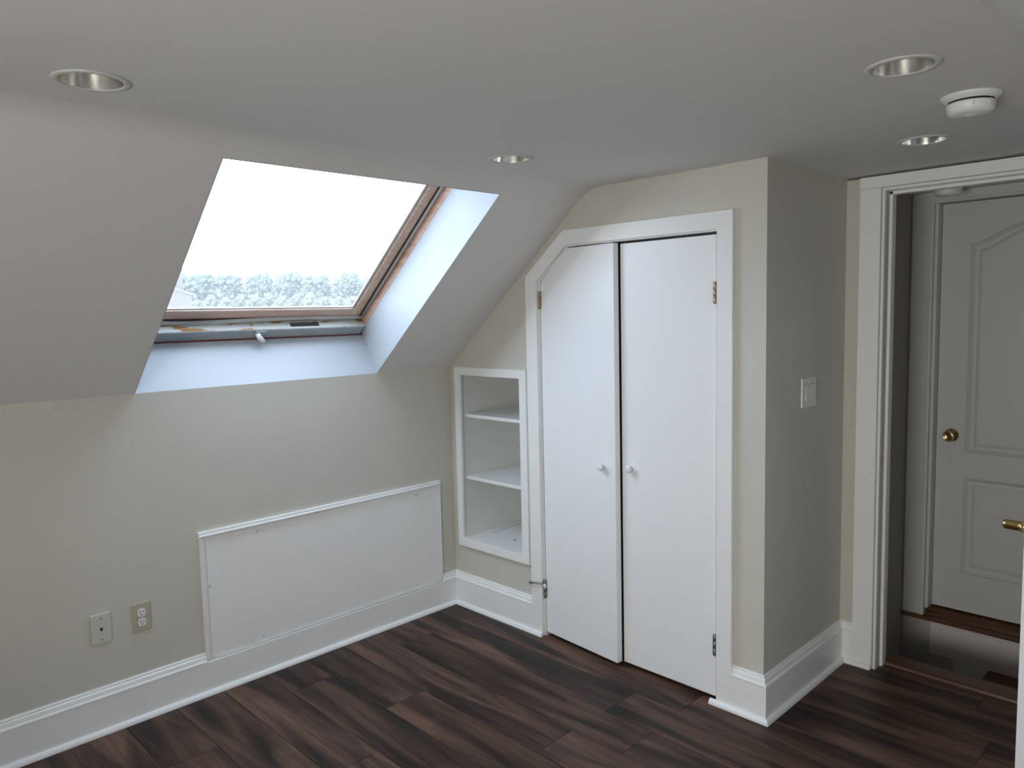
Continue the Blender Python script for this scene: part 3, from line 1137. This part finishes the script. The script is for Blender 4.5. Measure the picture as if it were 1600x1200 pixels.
box(bm, (XW + 0.12, YR - 0.1, -0.2), (XW + 0.80, -1.70, -0.05))
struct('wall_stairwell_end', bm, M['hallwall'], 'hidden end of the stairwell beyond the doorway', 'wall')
bm = new()
box(bm, (D + 0.1205, YR - 0.1, H - 0.0005), (XW + 0.80, -1.70, H + 0.08))
struct('ceiling_stairwell', bm, M['ceiling'], 'low stairwell ceiling seen through the doorway', 'ceiling')
# treads
bm = new()
box(bm, (D + 0.1205, YR + 0.001, -0.228), (XW - 0.0005, -2.193, -0.198))
tag(link('stair_tread', bm, M['tread'], bevel=0.006), 'red-brown wooden stair tread just below the doorway threshold', 'stair tread')
bm = new()
box(bm, (D + 0.122, -2.230, -0.80), (XW - 0.002, -2.215, -0.2285))
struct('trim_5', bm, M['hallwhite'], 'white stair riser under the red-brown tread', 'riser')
# far sill
bm = new()
sl = [(1.437, -0.016), (1.435, -0.006), (1.440, 0.0), (1.475, 0.001), (1.480, 0.010), (1.500, 0.018), (1.512, 0.030), (1.560, 0.036), (1.589, 0.036), (1.589, -0.0002), (XW - 0.0005, -0.0002), (XW - 0.0005, -0.016)]
A = [v for v in sl]
yslab(bm, A, FY1 - 0.010, -1.906)
yslab(bm, [(1.437, -0.016), (1.435, -0.006), (1.440, 0.0), (XW - 0.0005, 0.0), (XW - 0.0005, -0.016)], -1.9059, -1.8065)
struct('trim_6', bm, M['oak'], 'dark brown stepped wooden sill under the far white door', 'threshold')
# casing and jamb of the far door
bm = new()
xslab(bm, [(-1.808, 0.001), (-1.808, H - 0.001), (YR + 0.1, H - 0.001), (YR + 0.1, 2.046), (-1.8955, 2.046), (-1.8955, 0.001)], XW - 0.016, XW - 0.0005)
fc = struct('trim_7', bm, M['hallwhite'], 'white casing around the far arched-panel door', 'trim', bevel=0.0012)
bm = new()
xslab(bm, [(-1.8905, 0.001), (-1.8905, 2.051), (-2.68, 2.051), (-2.68, 2.039), (-1.9065, 2.039), (-1.9065, 0.001)], XW - 0.022, XW - 0.0002)
link('inner_bead', bm, M['hallwhite'], fc, bevel=0.003)
bm = new()
xslab(bm, [(FY0 + 0.0118, 0.037), (FY0 + 0.0118, 2.0548), (FY1 - 0.0118, 2.0548), (FY1 - 0.0118, 0.037), (FY1, 0.037), (FY1, 2.042), (FY0 - 0.002, 2.042), (FY0 - 0.002, 0.037)], XW + 0.0005, XW + 0.1195)
link('jamb', bm, M['hallwhite'], fc)

# far door: two moulded panels, the upper with an arched head
d3 = thing('door_3', (1.53, (FY0 + FY1) / 2, 0.04), 'white two-panel door with arched top panel beyond the stairwell', 'door', kind='structure')
FX = 1.530
ya, yb = FY0 - 0.004, FY1 + 0.002
P0, P1 = -2.046, -2.522
ymid = (P0 + P1) / 2


def arch(inset, zb, zs, rise, n=24):
    """panel outline, y from P0 to P1 with an eyebrow-arched head"""
    a, b = P0 - inset, P1 + inset
    pts = [(a, zb), (b, zb)]
    for i in range(n + 1):
        tt = i / n
        y = b + (a - b) * tt
        s = 0.5 - 0.5 * math.cos(2 * math.pi * tt)
        s = s ** 0.85
        pts.append((y, zs + rise * s - inset * 0.9))
    return pts


def rect(inset, zb, zt):
    return [(P0 - inset, zb + inset), (P1 + inset, zb + inset), (P1 + inset, zt - inset), (P0 - inset, zt - inset)]


top_o = lambda i: arch(i, 0.832 + i, 1.842, 0.085)
low_o = lambda i: rect(i, 0.230, 0.716)
bm = new()
xslab(bm, [(ya, 0.041), (ya, 2.038), (yb, 2.038), (yb, 0.041)], FX, FX + 0.035, [top_o(0), low_o(0)])
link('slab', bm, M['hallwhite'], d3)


def moulded(name, shape):
    bm = new()
    steps = [(0.0, 0.0), (0.006, -0.003), (0.012, 0.002), (0.022, 0.009), (0.034, 0.009), (0.050, 0.002)]
    rings = [[bm.verts.new((FX + dx, y, z)) for y, z in shape(i)] for i, dx in steps]
    for A, B in zip(rings[:-1], rings[1:]):
        for k in range(len(A)):
            j = (k + 1) % len(A)
            bm.faces.new((A[k], A[j], B[j], B[k]))
    pts = shape(steps[-1][0])
    for t_ in tessellate_polygon([[Vector((y, z, 0)) for y, z in pts]]):
        bm.faces.new([rings[-1][q] for q in t_])
    bmesh.ops.recalc_face_normals(bm, faces=bm.faces[:])
    return link(name, bm, M['hallwhite'], d3)


moulded('upper_panel', top_o)
moulded('lower_panel', low_o)
bm = new()
kp = (FX, -1.988, 0.916)
lathe(bm, [(0.0, 0.0), (0.033, 0.0), (0.033, 0.004), (0.028, 0.010), (0.015, 0.013), (0.0125, 0.020), (0.0125, 0.030), (0.020, 0.036), (0.0255, 0.044),
           (0.0265, 0.052), (0.024, 0.060), (0.020, 0.063), (0.018, 0.061), (0.0, 0.060)], kp, (-1, 0, 0), 40)
link('knob', bm, M['brass'], d3)

hx, hy_ = 1.215, -2.030
ha = thing('smoke_alarm', (hx, hy_, H), 'round white alarm on the dim stairwell ceiling, seen under the door head', 'smoke alarm')
bm = new()
lathe(bm, [(0.0, -0.001), (0.062, -0.001), (0.062, -0.008), (0.058, -0.012), (0.0, -0.012)], (hx, hy_, H), (0, 0, 1), 40)
link('base', bm, M['plastic'], ha)
bm = new()
lathe(bm, [(0.0, -0.012), (0.054, -0.012), (0.056, -0.020), (0.055, -0.046), (0.048, -0.054), (0.0, -0.056)], (hx, hy_, H), (0, 0, 1), 40)
link('cover', bm, M['plastic'], ha)

# ================================================================== OUTSIDE, SEEN THROUGH THE SKYLIGHT
CAMXY = Vector((cam.location.x, cam.location.y))


def at(px, dist):
    """ground position on the bearing of pixel column px, dist metres away"""
    b = math.radians(45.35) + math.atan((800 - px) / 1176.6)
    return CAMXY.x + dist * math.cos(b), CAMXY.y + dist * math.sin(b)


def gz(d):
    return -8.0 + max(0.0, d - 30) * 0.088 if d < 215 else -8.0 + 185 * 0.088 + (d - 215) * 0.02


bm = new()
ds_ = [4.5, 30, 60, 100, 140, 180, 215, 320]
bs = [math.radians(15 + 5 * i) for i in range(22)]
g = [[bm.verts.new((CAMXY.x + d * math.cos(b), CAMXY.y + d * math.sin(b), gz(d))) for b in bs] for d in ds_]
for i in range(len(ds_) - 1):
    for j in range(len(bs) - 1):
        bm.faces.new((g[i][j], g[i + 1][j], g[i + 1][j + 1], g[i][j + 1]))
bmesh.ops.recalc_face_normals(bm, faces=bm.faces[:])
struct('ground', bm, M['ground'], 'pale green hillside outside the skylight', 'ground', smooth=True, org=(0, 0, 0))


def tree_mesh(name, seed, leafm, hh):
    rnd = random.Random(seed)
    bm = new()
    tube(bm, [(0, 0, -0.6), (0, 0, hh * 0.55)], [0.22, 0.10], 8)
    for f in bm.faces:
        f.material_index = 1
    for i in range(120):
        a = rnd.uniform(0, 6.28)
        rr = rnd.uniform(0.05, 0.38) * hh
        z = hh * rnd.uniform(0.08, 0.93)
        r = hh * rnd.uniform(0.045, 0.10)
        if z > 0.55 * hh:
            rr *= 1.0 - 0.75 * (z / hh - 0.55) / 0.35
        res = bmesh.ops.create_icosphere(bm, subdivisions=2, radius=r, matrix=Matrix.Translation((rr * math.cos(a), rr * math.sin(a), z)))
        for v in res['verts']:
            v.co += Vector((rnd.uniform(-1, 1), rnd.uniform(-1, 1), rnd.uniform(-1, 1))) * r * 0.20
    me = bpy.data.meshes.new(name)
    bm.to_mesh(me)
    bm.free()
    me.materials.append(leafm)
    me.materials.append(M['bark'])
    for p in me.polygons:
        p.use_smooth = True
    return me


random.seed(11)
far = [tree_mesh('ridge_tree', s, M['leaf'], 6.6) for s in (1, 2, 3)]
near = [tree_mesh('slope_tree', s, M['leaf2'], 4.6) for s in (7, 8)]


def wood_row(px0, px1, step, dist, meshes, k0, label, group):
    n = 0
    px = px0
    while px < px1 - 45:
        x, y = at(px, dist)
        o = bpy.data.objects.new('tree', meshes[n % len(meshes)])
        C.objects.link(o)
        k = k0 * random.uniform(0.86, 1.08)
        if k0 >= 1:
            k *= 1.05 - 0.14 * max(0, min(1, (px - 290) / 260))
        o.location = (x, y, gz(dist) - 0.3)
        o.scale = (k, k, k * random.uniform(0.95, 1.1))
        o.rotation_euler = (0, 0, random.uniform(0, 6.28))
        tag(o, label, 'tree', group)
        px += step
        n += 1


for px0, dist in ((217, 197), (195, 206), (228, 215)):
    wood_row(px0, 680, 45, dist, far, 1.0, 'hazy blue-green tree on the skyline beyond the skylight glass', 'skyline trees on the far ridge')
for px0, dist in ((224, 139), (246, 146)):
    wood_row(px0, 680, 44, dist, near, 0.95, 'pale yellow-green tree low on the slope just above the skylight sash', 'lower slope trees')

# pale house with a tall chimney at the left edge of the view
dist = 118
x, y = at(262, dist)
z = gz(dist)
b = math.radians(45.35) + math.atan((800 - 262) / 1176.6)
ux, uy = Vector((math.sin(b), -math.cos(b), 0)), Vector((math.cos(b), math.sin(b), 0))
hs = thing('house', (x, y, z - 0.2), 'hazy pinkish house with a tall chimney at the left edge of the skylight view', 'house')
hp = lambda a, c, zz: Vector((x, y, z)) + ux * a + uy * c + Vector((0, 0, zz))
bm = new()
slab(bm, [(-7, -0.2), (-7, 4.6), (-1.8, 7.6), (3.5, 5.6), (3.5, -0.2)], lambda a, q: hp(a, 0, q), lambda a, q: hp(a, 8, q))
link('walls', bm, M['brick'], hs)
bm = new()
slab(bm, [(-7.3, 4.5), (-1.8, 7.62), (3.8, 5.5), (3.8, 5.75), (-1.8, 7.95), (-7.3, 4.8)], lambda a, q: hp(a, -0.3, q), lambda a, q: hp(a, 8.3, q))
link('roof', bm, M['roofing'], hs)
bm = new()
slab(bm, [(1.4, 4.0), (1.75, 10.4), (2.35, 10.4), (2.6, 4.0)], lambda a, q: hp(a, 2, q), lambda a, q: hp(a, 3, q))
link('chimney', bm, M['brick'], hs)
